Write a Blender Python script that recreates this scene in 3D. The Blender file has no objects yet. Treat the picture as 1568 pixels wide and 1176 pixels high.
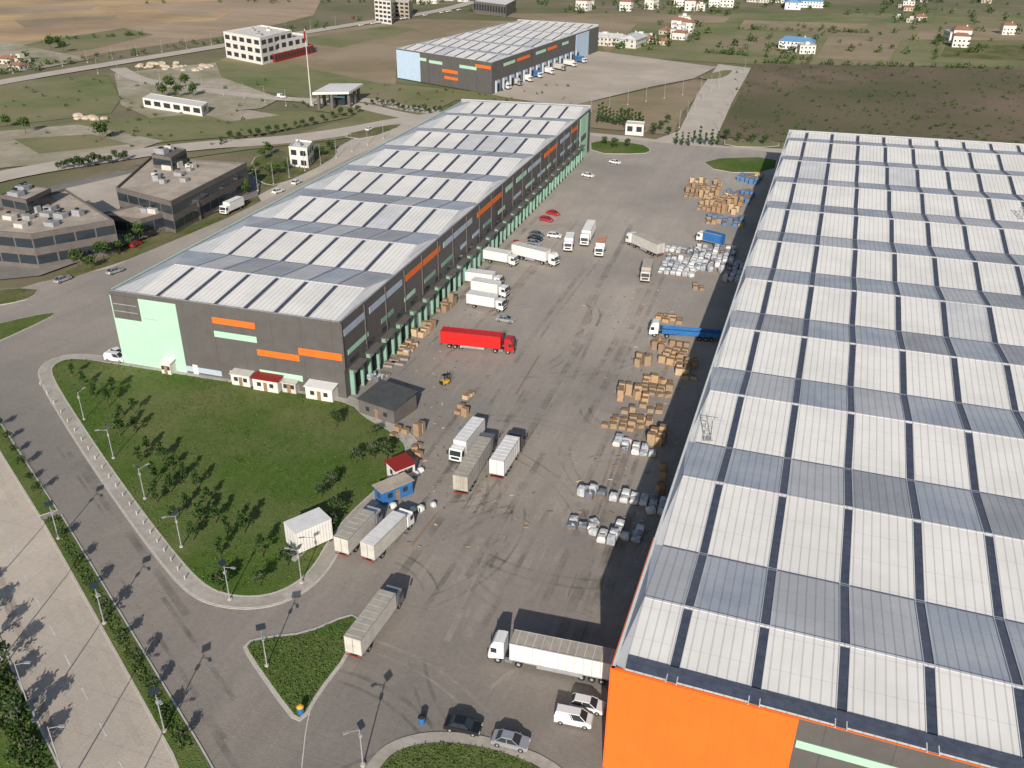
import bpy, math, random
from mathutils import Vector, Matrix, noise
random.seed(7)
R=random.random
def U(a,b): return a+(b-a)*random.random()
S=bpy.context.scene
COL=S.collection
# ---------------------------------------------------------------- camera (solved from the photo)
H=88.0; F=1398.0; PSI=-0.3188; TH=0.4899; RO=0.0087
fw=Vector((math.sin(PSI)*math.cos(TH),math.cos(PSI)*math.cos(TH),-math.sin(TH)))
r0=Vector((math.cos(PSI),-math.sin(PSI),0)); u0=r0.cross(fw)
rt=r0*math.cos(RO)+u0*math.sin(RO); up=-r0*math.sin(RO)+u0*math.cos(RO)
cam=bpy.data.objects.new('camera',bpy.data.cameras.new('camera')); COL.objects.link(cam)
M=Matrix.Identity(4)
for i in range(3): M[i][0]=rt[i]; M[i][1]=up[i]; M[i][2]=-fw[i]
M[0][3]=0;M[1][3]=0;M[2][3]=H
cam.matrix_world=M; cam.data.sensor_width=36; cam.data.lens=F/1568*36; cam.data.clip_start=1; cam.data.clip_end=20000
S.camera=cam
def P(u,v,z=0.1):
    """survey: terrain position (metres) of a point read off the photograph"""
    d=rt*((u-784)/F)-up*((v-588)/F)+fw; t=(H-z)/-d.z
    return Vector((t*d.x,t*d.y,z))
# ---------------------------------------------------------------- materials
MATS={}
def mat(name,c1,c2=None,scale=1.0,rough=.8,c3=None,s3=.05,bump=0,bs=5,metal=0,stretch=None,lo=.35,hi=.65,spec=.3,coat=0,fine=0):
    m=bpy.data.materials.new(name); m.use_nodes=True; nt=m.node_tree; N=nt.nodes; L=nt.links
    b=N['Principled BSDF']; b.inputs['Roughness'].default_value=rough; b.inputs['Metallic'].default_value=metal
    b.inputs['Specular IOR Level'].default_value=spec
    if coat: b.inputs['Coat Weight'].default_value=coat
    b.inputs['Base Color'].default_value=(*c1,1)
    MATS[name]=m
    if c2 is None: return m
    g=N.new('ShaderNodeNewGeometry'); mp=N.new('ShaderNodeMapping'); L.new(g.outputs['Position'],mp.inputs['Vector'])
    if stretch: mp.inputs['Scale'].default_value=stretch
    n=N.new('ShaderNodeTexNoise'); n.inputs['Scale'].default_value=scale; n.inputs['Detail'].default_value=6; n.inputs['Roughness'].default_value=.65
    L.new(mp.outputs[0],n.inputs['Vector'])
    r=N.new('ShaderNodeValToRGB'); r.color_ramp.elements[0].position=lo; r.color_ramp.elements[1].position=hi
    r.color_ramp.elements[0].color=(*c1,1); r.color_ramp.elements[1].color=(*c2,1); L.new(n.outputs[0],r.inputs[0])
    out=r.outputs[0]
    if c3 is not None:
        n3=N.new('ShaderNodeTexNoise'); n3.inputs['Scale'].default_value=s3; n3.inputs['Detail'].default_value=7; n3.inputs['Roughness'].default_value=.6
        L.new(g.outputs['Position'],n3.inputs['Vector'])
        r3=N.new('ShaderNodeValToRGB'); r3.color_ramp.elements[0].position=.42; r3.color_ramp.elements[1].position=.62
        L.new(n3.outputs[0],r3.inputs[0])
        mx=N.new('ShaderNodeMix'); mx.data_type='RGBA'; L.new(r3.outputs[0],mx.inputs[0]); L.new(out,mx.inputs[6]); mx.inputs[7].default_value=(*c3,1)
        out=mx.outputs[2]
    if fine:
        nf=N.new('ShaderNodeTexNoise'); nf.inputs['Scale'].default_value=1.4; nf.inputs['Detail'].default_value=5; nf.inputs['Roughness'].default_value=.75
        L.new(g.outputs['Position'],nf.inputs['Vector'])
        mr=N.new('ShaderNodeMapRange'); mr.inputs[1].default_value=.3; mr.inputs[2].default_value=.7; mr.inputs[3].default_value=1-fine; mr.inputs[4].default_value=1+fine
        L.new(nf.outputs[0],mr.inputs[0]); vm=N.new('ShaderNodeVectorMath'); vm.operation='SCALE'; L.new(out,vm.inputs[0]); L.new(mr.outputs[0],vm.inputs['Scale']); out=vm.outputs[0]
    L.new(out,b.inputs['Base Color'])
    if bump:
        nb=N.new('ShaderNodeTexNoise'); nb.inputs['Scale'].default_value=bs; nb.inputs['Detail'].default_value=4; L.new(g.outputs['Position'],nb.inputs['Vector'])
        bp=N.new('ShaderNodeBump'); bp.inputs['Strength'].default_value=bump; bp.inputs['Distance'].default_value=.2
        L.new(nb.outputs[0],bp.inputs['Height']); L.new(bp.outputs[0],b.inputs['Normal'])
    return m
def math_node(nt,op,a,b=None):
    n=nt.nodes.new('ShaderNodeMath'); n.operation=op
    for i,x in enumerate((a,b)):
        if x is None: continue
        if isinstance(x,(int,float)): n.inputs[i].default_value=x
        else: nt.links.new(x,n.inputs[i])
    return n.outputs[0]
def darken_lines(m,axis,period,width,amount):
    nt=m.node_tree; b=nt.nodes['Principled BSDF']; src=b.inputs['Base Color'].links[0].from_socket
    g=nt.nodes.new('ShaderNodeNewGeometry'); sx=nt.nodes.new('ShaderNodeSeparateXYZ'); nt.links.new(g.outputs['Position'],sx.inputs[0])
    f=math_node(nt,'FRACT',math_node(nt,'DIVIDE',math_node(nt,'ADD',sx.outputs[axis],1000.0),period))
    l=math_node(nt,'LESS_THAN',f,width/period)
    k=math_node(nt,'MULTIPLY',l,amount)
    mx=nt.nodes.new('ShaderNodeMix'); mx.data_type='RGBA'; nt.links.new(k,mx.inputs[0]); nt.links.new(src,mx.inputs[6]); mx.inputs[7].default_value=(.05,.05,.055,1)
    nt.links.new(mx.outputs[2],b.inputs['Base Color'])
def scale_along_y(m,y0,y1,s0,s1):
    """the yard was poured in lots: newer, darker surfacing near the entrance"""
    nt=m.node_tree; b=nt.nodes['Principled BSDF']; src=b.inputs['Base Color'].links[0].from_socket
    g=nt.nodes.new('ShaderNodeNewGeometry'); sx=nt.nodes.new('ShaderNodeSeparateXYZ'); nt.links.new(g.outputs['Position'],sx.inputs[0])
    nn=nt.nodes.new('ShaderNodeTexNoise'); nn.inputs['Scale'].default_value=.02; nn.inputs['Detail'].default_value=5; nt.links.new(g.outputs['Position'],nn.inputs['Vector'])
    yy=math_node(nt,'ADD',sx.outputs[1],math_node(nt,'MULTIPLY',math_node(nt,'SUBTRACT',nn.outputs[0],.5),120.0))
    mr=nt.nodes.new('ShaderNodeMapRange'); mr.inputs[1].default_value=y0; mr.inputs[2].default_value=y1; mr.inputs[3].default_value=s0; mr.inputs[4].default_value=s1; nt.links.new(yy,mr.inputs[0])
    vm=nt.nodes.new('ShaderNodeVectorMath'); vm.operation='SCALE'; nt.links.new(src,vm.inputs[0]); nt.links.new(mr.outputs[0],vm.inputs['Scale']); nt.links.new(vm.outputs[0],b.inputs['Base Color'])
mat('terrain',(.17,.15,.085),(.25,.205,.135),.04,1,(.13,.14,.06),.008,.5,1)
mat('field_gold',(.56,.40,.21),(.44,.31,.17),.03,1,(.33,.235,.15),.012,stretch=(.25,1.6,1))
mat('field_plough',(.37,.27,.19),(.46,.345,.24),.04,1,(.27,.215,.13),.006,stretch=(.3,2,1))
mat('field_green',(.12,.155,.05),(.20,.205,.09),.05,1,(.26,.215,.13),.010,.4,.8)
mat('field_brown',(.29,.215,.14),(.22,.19,.10),.05,1,(.34,.265,.18),.015,.4,.8)
mat('scrub',(.115,.095,.055),(.23,.165,.115),.03,1,(.10,.10,.045),.015,.8,.6,fine=.2)
mat('lawn',(.062,.112,.022),(.105,.165,.036),.55,1,(.145,.165,.062),.05,.8,4,lo=.25,hi=.75,spec=.05,fine=.2)
mat('verge',(.08,.11,.03),(.14,.15,.06),.5,1,(.21,.18,.105),.08,.8,3,spec=.05,fine=.2)
mat('yard_concrete',(.33,.29,.25),(.43,.380,.325),.10,.9,(.275,.25,.222),.017,.25,6,stretch=(2.2,.3,1),lo=.25,hi=.75,fine=.10)
mat('road_concrete',(.52,.45,.37),(.62,.54,.445),.3,.9,(.45,.39,.325),.03,.2,6,stretch=(1.6,.5,1),lo=.25,hi=.75,fine=.08)
mat('asphalt',(.21,.195,.175),(.30,.275,.25),.3,.9,(.18,.17,.155),.04,.2,6,lo=.25,hi=.75,fine=.1)
mat('far_road',(.54,.475,.40),(.46,.405,.34),.1,.9)
mat('far_yard',(.54,.465,.375),(.46,.39,.315),.06,.9,(.41,.35,.285),.02)
mat('kerb',(.54,.51,.455),(.43,.40,.36),1.5,.9)
mat('paving',(.48,.44,.39),(.39,.355,.315),.8,.9,(.33,.305,.255),.1,fine=.1)
mat('gravel',(.47,.41,.325),(.36,.31,.235),.2,1,(.24,.225,.13),.03,.5,2,fine=.15)
mat('marking',(.68,.66,.60),(.48,.45,.41),2,.8)
for ax in (0,1): darken_lines(MATS['yard_concrete'],ax,9.0,.12,.13)
scale_along_y(MATS['yard_concrete'],70,210,.72,1.10)
for ax,pd in ((0,4.6),(1,6.0)): darken_lines(MATS['road_concrete'],ax,pd,.09,.2)
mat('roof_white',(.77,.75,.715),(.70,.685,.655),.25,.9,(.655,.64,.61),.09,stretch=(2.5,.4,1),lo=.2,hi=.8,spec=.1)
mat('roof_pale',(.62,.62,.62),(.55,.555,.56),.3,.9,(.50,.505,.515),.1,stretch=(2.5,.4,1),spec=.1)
mat('roof_shade_blue',(.44,.475,.52),(.385,.42,.47),.3,.9,(.51,.53,.56),.12,stretch=(2.5,.4,1),spec=.1)  # blue and grey sheets: shade of slopes turned from the sun, painted in
mat('roof_shade_grey',(.40,.41,.43),(.35,.36,.375),.3,.9,(.45,.455,.46),.12,stretch=(2.5,.4,1),spec=.1)
for k in ('roof_white','roof_pale','roof_shade_blue','roof_shade_grey'):
    darken_lines(MATS[k],0,1.05,.17,.28); darken_lines(MATS[k],1,4.6,.10,.16)
mat('skylight_dark',(.045,.055,.085),(.07,.085,.12),1,.6); darken_lines(MATS['skylight_dark'],1,1.2,.25,.35)
nt=MATS['skylight_dark'].node_tree
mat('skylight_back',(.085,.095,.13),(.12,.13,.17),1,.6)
mat('skylight_faint',(.20,.225,.275),(.25,.275,.33),1,.7)
mat('flashing',(.72,.72,.70),(.6,.6,.58),1,.6)
mat('panel_grey',(.098,.092,.090),(.115,.109,.106),.4,.6); darken_lines(MATS['panel_grey'],1,6.6,.12,.5); darken_lines(MATS['panel_grey'],0,6.6,.12,.5)
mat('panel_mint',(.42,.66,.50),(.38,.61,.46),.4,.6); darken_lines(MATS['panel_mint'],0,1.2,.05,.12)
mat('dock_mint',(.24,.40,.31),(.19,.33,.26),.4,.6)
mat('panel_orange',(.84,.165,.022),(.77,.15,.02),.3,.6); darken_lines(MATS['panel_orange'],0,2.2,.06,.22); darken_lines(MATS['panel_orange'],2,3.1,.05,.14)
mat('panel_pale',(.42,.50,.58),(.36,.43,.5),.4,.5)
mat('panel_sky',(.46,.58,.72),(.42,.54,.68),.4,.5)
mat('dark',(.02,.02,.022)); mat('glass',(.03,.04,.05),rough=.08,spec=.6); mat('tyre',(.015,.015,.015),rough=.9)
mat('steel',(.35,.36,.37),rough=.4,metal=.6); mat('galv',(.34,.35,.36),(.26,.26,.27),1,.6)
mat('white',(.76,.75,.73),(.66,.65,.63),.8,.5); mat('offwhite',(.58,.56,.51),(.47,.45,.41),.8,.6); mat('cream',(.44,.405,.34),(.34,.31,.26),.9,.7)
mat('red',(.62,.022,.02),(.52,.018,.018),.8,.4); mat('darkred',(.25,.025,.02),rough=.5); mat('blue',(.04,.17,.42),(.03,.13,.34),1,.5); mat('rib_red',(.36,.03,.03),rough=.5)
mat('black_paint',(.015,.015,.018),rough=.2,coat=.6); mat('silver',(.42,.43,.45),rough=.35,metal=.4,coat=.5); mat('grey_paint',(.13,.135,.14),rough=.3,coat=.5)
mat('white_paint',(.75,.75,.74),rough=.3,coat=.5); mat('red_paint',(.45,.02,.02),rough=.3,coat=.5); mat('yellow',(.70,.38,.02),rough=.5)
mat('orange_box',(.48,.16,.07),(.40,.14,.07),1,.6)
mat('wood',(.58,.385,.215),(.47,.30,.165),1.2,.95,(.42,.31,.20),.25); mat('wood_b',(.64,.49,.32),(.54,.40,.25),1.2,.95); mat('wood_c',(.40,.30,.20),(.32,.24,.165),1.2,.95); mat('wood_dark',(.22,.145,.09),(.30,.20,.125),2,.9)
mat('bundle',(.36,.39,.43),(.24,.265,.30),1.5,.6,(.54,.55,.57),.6); mat('bundle_dark',(.12,.13,.155),(.18,.19,.22),2,.6)
mat('bag_white',(.68,.68,.66),(.50,.50,.50),2,.8); mat('tarp_blue',(.05,.24,.52),(.05,.17,.38),1,.7)
mat('wall_dark',(.12,.105,.095),(.15,.135,.125),.5,.7); mat('roof_tan',(.50,.43,.345),(.41,.35,.28),.4,.9,(.34,.295,.245),.1)
mat('canopy',(.055,.06,.062),(.08,.085,.085),.8,.8)
mat('wall_white',(.70,.67,.62),(.62,.59,.55),.5,.8); mat('roof_tile',(.34,.16,.11),(.26,.13,.09),.8,.9); mat('roof_sheet',(.14,.30,.48),(.12,.25,.42),.5,.6)
mat('bark',(.09,.065,.045)); mat('rubble',(.55,.47,.36),(.42,.35,.27),.8,1)
mat('leaf_a',(.028,.058,.016),rough=.9,spec=.1); mat('leaf_b',(.05,.09,.025),rough=.9,spec=.1); mat('leaf_c',(.085,.125,.038),rough=.9,spec=.1); mat('leaf_o',(.08,.095,.055),rough=.9,spec=.1)
def trans(name,col,amt):
    m=mat(name,col,rough=.95,spec=0); nt=m.node_tree
    tr=nt.nodes.new('ShaderNodeBsdfTransparent'); mx=nt.nodes.new('ShaderNodeMixShader'); o=nt.nodes['Material Output']
    nn=nt.nodes.new('ShaderNodeTexNoise'); nn.inputs['Scale'].default_value=.15; nn.inputs['Detail'].default_value=6; nn.inputs['Roughness'].default_value=.7; gg=nt.nodes.new('ShaderNodeNewGeometry'); nt.links.new(gg.outputs['Position'],nn.inputs['Vector'])
    mr=nt.nodes.new('ShaderNodeMapRange'); mr.inputs[1].default_value=.42; mr.inputs[2].default_value=.7; mr.inputs[3].default_value=0; mr.inputs[4].default_value=amt; nt.links.new(nn.outputs[0],mr.inputs[0])
    nt.links.new(mr.outputs[0],mx.inputs[0])
    nt.links.new(tr.outputs[0],mx.inputs[1]); nt.links.new(nt.nodes['Principled BSDF'].outputs[0],mx.inputs[2]); nt.links.new(mx.outputs[0],o.inputs[0])
trans('tyre_mark',(.13,.12,.11),.34); trans('light_mark',(.62,.56,.48),.42); trans('rust_stain',(.36,.24,.15),.45)
# ---------------------------------------------------------------- mesh builder
class MB:
    def __init__(s): s.v=[];s.f=[];s.m=[];s.names=[]
    def mi(s,k):
        if k not in s.names: s.names.append(k)
        return s.names.index(k)
    def face(s,pts,k):
        i=len(s.v); s.v+= [tuple(p) for p in pts]; s.f.append(tuple(range(i,i+len(pts)))); s.m.append(s.mi(k))
    def hexa(s,b,t,k,kt=None,bottom=False):
        i=len(s.v); n=len(b); s.v+=[tuple(p) for p in b]+[tuple(p) for p in t]
        for j in range(n):
            j2=(j+1)%n; s.f.append((i+j,i+j2,i+n+j2,i+n+j)); s.m.append(s.mi(k))
        s.f.append(tuple(i+n+j for j in range(n))); s.m.append(s.mi(kt or k))
        if bottom: s.f.append(tuple(i+j for j in reversed(range(n)))); s.m.append(s.mi(k))
    def box(s,x0,x1,y0,y1,z0,z1,k,kt=None,inset=0):
        s.hexa([(x0,y0,z0),(x1,y0,z0),(x1,y1,z0),(x0,y1,z0)],[(x0+inset,y0+inset,z1),(x1-inset,y0+inset,z1),(x1-inset,y1-inset,z1),(x0+inset,y1-inset,z1)],k,kt,True)
    def obox(s,c,ex,ey,lx,ly,z0,z1,k,kt=None):
        c=Vector(c);q=[]
        for a,b in ((-.5,-.5),(.5,-.5),(.5,.5),(-.5,.5)):
            p=c+ex*(a*lx)+ey*(b*ly); q.append(p)
        s.hexa([(p.x,p.y,z0) for p in q],[(p.x,p.y,z1) for p in q],k,kt,True)
    def cylv(s,x,y,r0,r1,z0,z1,k,n=8):
        b=[(x+r0*math.cos(2*math.pi*i/n),y+r0*math.sin(2*math.pi*i/n),z0) for i in range(n)]
        t=[(x+r1*math.cos(2*math.pi*i/n),y+r1*math.sin(2*math.pi*i/n),z1) for i in range(n)]
        s.hexa(b,t,k)
    def cyly(s,x,z,r,y0,y1,k,n=12):
        b=[(x+r*math.cos(2*math.pi*i/n),y0,z+r*math.sin(2*math.pi*i/n)) for i in range(n)]
        t=[(p[0],y1,p[2]) for p in b]; s.hexa(b,t,k,None,True)
    def tube(s,a,b,r,k,n=5):
        a=Vector(a);b=Vector(b);d=(b-a).normalized(); x=d.orthogonal().normalized(); y=d.cross(x)
        s.hexa([a+(x*math.cos(2*math.pi*i/n)+y*math.sin(2*math.pi*i/n))*r for i in range(n)],[b+(x*math.cos(2*math.pi*i/n)+y*math.sin(2*math.pi*i/n))*r for i in range(n)],k)
    def prof(s,pts,y0,y1,k,e=.06):
        """extrude an XZ profile across Y, with chamfered sides"""
        cx=sum(p[0] for p in pts)/len(pts); cz=sum(p[1] for p in pts)/len(pts)
        def ring(y,d): 
            o=[]
            for x,z in pts:
                l=math.hypot(x-cx,z-cz) or 1; o.append((x-(x-cx)/l*d,y,z-(z-cz)/l*d))
            return o
        rs=[ring(y0,e),ring(y0+e,0),ring(y1-e,0),ring(y1,e)]; i=len(s.v); n=len(pts)
        for r in rs: s.v+=r
        for a in range(3):
            for j in range(n):
                j2=(j+1)%n; s.f.append((i+a*n+j,i+a*n+j2,i+(a+1)*n+j2,i+(a+1)*n+j)); s.m.append(s.mi(k))
        s.f.append(tuple(i+j for j in range(n))); s.m.append(s.mi(k)); s.f.append(tuple(i+3*n+j for j in reversed(range(n)))); s.m.append(s.mi(k))
    def mesh(s,name):
        me=bpy.data.meshes.new(name); me.from_pydata(s.v,[],s.f)
        for k in s.names: me.materials.append(MATS[k])
        me.polygons.foreach_set('material_index',s.m)
        me.update(); 
        return me
    def obj(s,name,parent=None,fix=True):
        me=s.mesh(name)
        if fix:
            import bmesh
            bm=bmesh.new(); bm.from_mesh(me); bmesh.ops.recalc_face_normals(bm,faces=bm.faces); bm.to_mesh(me); bm.free()
        o=bpy.data.objects.new(name,me); COL.objects.link(o)
        if parent: o.parent=parent
        return o
def inst(name,me,loc,rz=0,sc=1):
    o=bpy.data.objects.new(name,me); COL.objects.link(o); o.location=loc; o.rotation_euler=(0,0,rz); o.scale=(sc,sc,sc) if not isinstance(sc,tuple) else sc
    return o
def sheet(name,pts,z,k,thick=0):
    mb=MB(); ps=[(p[0],p[1],z) for p in pts]
    a=sum(ps[i][0]*ps[(i+1)%len(ps)][1]-ps[(i+1)%len(ps)][0]*ps[i][1] for i in range(len(ps)))
    if a<0: ps.reverse()
    if thick: mb.hexa([(p[0],p[1],z-thick) for p in ps],ps,'kerb',k)
    else: mb.face(ps,k)
    return mb.obj(name,fix=False)
def chaikin(pts,n=2,closed=True):
    for _ in range(n):
        q=[]
        m=len(pts)
        for i in range(m if closed else m-1):
            a=pts[i];b=pts[(i+1)%m]; q+= [a*.75+b*.25,a*.25+b*.75]
        if not closed: q=[pts[0]]+q+[pts[-1]]
        pts=q
    return pts
def offset(pts,d):
    ar=sum(pts[i].x*pts[(i+1)%len(pts)].y-pts[(i+1)%len(pts)].x*pts[i].y for i in range(len(pts)))
    s=1 if ar>0 else -1; o=[]
    for i in range(len(pts)):
        t=(pts[(i+1)%len(pts)]-pts[i-1]); n=Vector((t.y,-t.x,0)).normalized()*s; o.append(pts[i]+n*d)
    return o
def px(l,z=0.1): return [P(u,v,z) for u,v in l]
def strip_mesh(mb,pts,w,z,k):
    L=[];Rr=[]
    for i in range(len(pts)):
        t=(pts[min(i+1,len(pts)-1)]-pts[max(i-1,0)]); n=Vector((t.y,-t.x,0)).normalized()*w/2
        L.append(pts[i]-n); Rr.append(pts[i]+n)
    for i in range(len(pts)-1):
        mb.face([(q.x,q.y,z) for q in (L[i],Rr[i],Rr[i+1],L[i+1])],k)
def road(name,l,w,z,k='far_road'):
    mb=MB(); strip_mesh(mb,chaikin(px(l),2,False),w,z,k); return mb.obj(name,fix=False)
# ---------------------------------------------------------------- terrain and fields (each sheet on its own level)
mb=MB(); 
mb.face([(-6000,-1500,-.45),(6000,-1500,-.45),(6000,9000,-.45),(-6000,9000,-.45)],'terrain'); mb.obj('ground',fix=False)
FZ=[-.42]
def field(l,k,name='field'):
    FZ[0]+=.015; return sheet(name,px(l),FZ[0],k)
field([(-300,-60),(520,-60),(480,22),(370,50),(170,78),(0,108),(-300,150)],'field_plough')
field([(-200,-5),(200,-22),(420,-18),(330,30),(180,38),(60,60),(-200,85)],'field_gold')
field([(200,8),(400,-4),(440,6),(300,22)],'field_plough')
field([(20,30),(180,22),(170,30),(40,42)],'field_brown')
field([(-100,14),(150,6),(140,14),(-90,26)],'field_plough')
field([(60,62),(190,42),(235,52),(140,74),(0,95),(-100,100)],'field_green')
field([(400,58),(640,28),(790,32),(608,78),(606,128),(480,120),(330,95)],'field_brown')
field([(440,60),(600,38),(640,44),(520,72)],'field_green')
field([(330,92),(450,98),(600,130),(560,150),(470,150),(340,128)],'field_green')
field([(-100,130),(165,113),(185,150),(170,172),(0,192),(-100,200)],'field_green')
field([(860,55),(1000,20),(1700,20),(1700,108),(1155,98),(1120,96),(930,85)],'field_green')
for l,k in (([(1080,50),(1240,54),(1230,92),(1075,80)],'field_green'),([(1250,88),(1360,92),(1380,60),(1270,54)],'field_brown'),([(1440,86),(1600,95),(1600,70),(1450,66)],'verge'),([(1140,30),(1330,36),(1320,50),(1130,44)],'field_brown'),([(1400,60),(1600,62),(1600,42),(1410,44)],'field_brown'),([(960,22),(1120,24),(1110,34),(950,36)],'field_brown')): field(l,k)
field([(1155,97),(1700,104),(1700,262),(1205,216),(1098,208),(1140,130)],'scrub')
field([(720,20),(990,20),(930,85),(915,60),(900,38)],'field_brown')
field([(880,160),(1062,122),(1085,124),(1045,172),(1030,206),(900,194)],'field_brown')
field([(480,168),(600,128),(755,142),(880,162),(900,170),(700,152),(620,190),(560,180)],'field_green')
field([(190,255),(420,215),(560,172),(620,192),(520,212),(380,228)],'field_green')
field([(-80,200),(180,182),(330,170),(470,170),(540,178),(400,205),(270,215),(-80,255)],'field_green')
field([(175,112),(330,95),(340,118),(430,150),(400,165),(230,180),(185,160)],'gravel','gravel_lot')
field([(-60,205),(120,190),(250,215),(180,240),(-60,262)],'gravel','gravel_lot')
field([(20,212),(140,205),(200,220),(60,235)],'field_green')
field([(-60,50),(140,90),(60,105),(-60,108)],'gravel','gravel_lot')
field([(300,172),(380,168),(430,176),(350,186)],'gravel','gravel_lot')
# far roads
road('road',[(-120,150),(0,125),(170,97),(400,60),(560,34),(690,14),(760,-10)],13,.015)
road('road',[(180,104),(215,124),(330,140),(470,155),(560,150),(640,170),(700,172)],9,.03)
road('road',[(470,155),(540,158),(620,178),(680,184)],10,.045)
road('road',[(-80,292),(0,268),(150,243),(300,222),(430,215),(540,200),(610,186),(680,176),(760,160)],14,.058)
road('road',[(640,182),(560,215),(470,280),(330,352),(180,415),(60,452),(-80,500)],15,.075)
sheet('far_yard',px([(750,144),(915,78),(1080,100),(1098,102),(1062,120),(1000,132),(870,163),(780,150)]),.06,'far_yard')
sheet('road',px([(1100,98),(1150,104),(1120,158),(1098,208),(1098,238),(1000,238),(1002,214),(1040,200),(1070,140)]),.07,'far_road')
sheet('field',chaikin(px([(1062,118),(1125,104),(1112,118),(1085,122)]),1),.085,'field_green')
road('road',[(885,205),(960,212),(1040,222),(1120,228),(1200,232)],9,.083)
# ---------------------------------------------------------------- yard
sheet('yard',px([(880,205),(1050,222),(1215,235),(1500,320),(1800,1400),(-420,1400),(-420,700),(-260,500),(-60,470),(60,432),(170,410),(420,300),(540,240),(600,215),(700,300)]),.096,'yard_concrete')
sheet('highway',px([(-260,440),(-150,470),(0,690),(62,793),(268,1160),(420,1450),(100,1450),(-400,900)]),.104,'road_concrete')
def island(name,l,k='lawn',n=2,kerb=.5,z=.24,smooth=True):
    pts=px(l); pts=chaikin(pts,n) if smooth else pts
    out=offset(pts,kerb); sheet('kerb',out,z-.05,'kerb',.12); sheet(name,pts,z,k,.03); return pts
lawn=[(82,558),(78,575),(135,665),(205,765),(270,850),(312,896),(350,912),(405,914),(450,896),(478,870),(500,832),(530,790),(592,735),(628,690),(600,662),(556,640),(534,614),(300,578),(190,560),(110,548)]
pv=offset(chaikin(px(lawn),2),2.4); sheet('kerb',offset(pv,.3),.17,'kerb',.1); sheet('pavement',pv,.20,'paving',.05)
lp=chaikin(px(lawn),2); sheet('kerb',offset(lp,.25),.225,'kerb',.05); sheet('lawn',lp,.24,'lawn',.03)
isl=island('lawn',[(376,986),(410,978),(470,972),(535,943),(548,950),(532,1000),(484,1062),(462,1102),(448,1094),(385,1005)],n=1)
b=chaikin(px([(570,1200),(590,1162),(625,1143),(680,1136),(760,1148),(850,1185),(900,1260),(560,1300)]),2)
sheet('pavement',offset(b,1.6),.20,'paving',.12); sheet('lawn',b,.24,'lawn',.03)
island('verge',[(-60,570),(0,650),(86,782),(62,790),(0,690),(-70,600)],'lawn',0,.3)
island('verge',[(66,797),(92,789),(302,1140),(345,1215),(300,1240),(266,1155)],'lawn',0,.3)
island('verge',[(-160,640),(-60,860),(0,985),(24,1042),(90,1180),(140,1290),(60,1320),(-260,900)],'lawn',0,.3)
island('verge',[(-60,510),(50,484),(92,478),(40,504),(-60,548)],'lawn',1,.3)
island('verge',[(-60,448),(60,440),(50,456),(10,466),(-60,475)],'verge',1,.3)
island('verge',[(905,214),(980,220),(998,230),(985,236),(906,235)],'lawn',1,.4)
island('verge',[(1072,244),(1190,240),(1185,264),(1100,264)],'lawn',1,.4)
island('verge',[(1110,212),(1195,216),(1190,226),(1110,224)],'field_green',1,.4)
island('verge',[(395,235),(490,222),(520,228),(505,248),(425,285),(400,280),(380,262)],'verge',1,.4)
island('verge',[(520,208),(590,192),(622,190),(560,214)],'verge',1,.4)
sheet('office_forecourt',px([(-120,330),(180,262),(400,262),(395,300),(200,372),(60,422),(-120,440)]),.108,'asphalt')
sheet('plaza',px([(95,290),(215,262),(280,300),(300,318),(190,362)]),.114,'road_concrete')
sheet('planting_bed',px([(190,378),(350,322),(395,300),(400,308),(352,332),(195,398),(110,425),(100,416)]),.13,'verge')
mk=MB()
a=P(-60,690); bb=P(215,1230); dd=(bb-a); n=int(dd.length/7)
for i in range(n):
    q0=a+dd*(i/n); strip_mesh(mk,[q0,q0+dd.normalized()*2.6],.18,.115,'marking')
strip_mesh(mk,chaikin(px([(462,1176),(470,1100),(486,1062),(530,1005)]),2,False),.12,.115,'marking')
mk.obj('road_marking',fix=False)
ym=MB(); zz=.118; DZ=.00025
for i in range(44):
    if i<24: c=P(U(640,880),U(720,1150)); 
    else: c=P(U(780,1000),U(280,720))
    rr=U(9,34); a0=U(0,6.28); da=U(.4,1.3); off=U(1.8,2.1); k='tyre_mark' if i%2 else 'light_mark'
    for o2 in (0,off):
        pts=[Vector((c.x-rr*math.cos(a0)+(rr+o2)*math.cos(a0+da*t/14),c.y-rr*math.sin(a0)+(rr+o2)*math.sin(a0+da*t/14),0)) for t in range(15)]
        strip_mesh(ym,pts,U(.3,.6),zz,k); zz+=DZ
for i in range(90):
    c=P(U(600,980),U(280,1000)); ph=U(0,6); tl=U(-.06,.03)
    pts=[c+Vector((.35*math.sin(t*.2+ph)+t*3.0*tl,t*3.0,0)) for t in range(int(U(8,26)))]
    strip_mesh(ym,pts,U(.4,1.6),zz,random.choice(('tyre_mark','light_mark','light_mark','rust_stain' if R()<.3 else 'tyre_mark'))); zz+=DZ
for i in range(30):
    t=R(); c=P(U(-20,330),U(560,1150)); d=(P(312,896)-P(135,665)).normalized()
    pts=[c+d*(3*j) for j in range(int(U(5,14)))]; strip_mesh(ym,pts,U(.4,1.2),zz,random.choice(('tyre_mark','light_mark'))); zz+=DZ
ym.obj('tyre_marks',fix=False)
dc=MB(); 
for l in ([(630,836),(666,790)],[(790,604),(826,544)]): strip_mesh(dc,px(l),.3,.185,'wood_dark')
dc.obj('drain_grate',fix=False)
db=MB()
for i in range(420):
    c=P(random.choice((U(600,740),U(930,1050),U(600,1050))),U(420,840)); a=U(0,3.1); ex=Vector((math.cos(a),math.sin(a),0)); ey=Vector((-ex.y,ex.x,0))
    db.obox(c,ex,ey,U(.12,1.0),U(.08,.3),.19,U(.22,.3),random.choice(('wood_c','wood_b','wood_dark','wood_dark','bundle_dark')))
db.obj('yard_debris')
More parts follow.
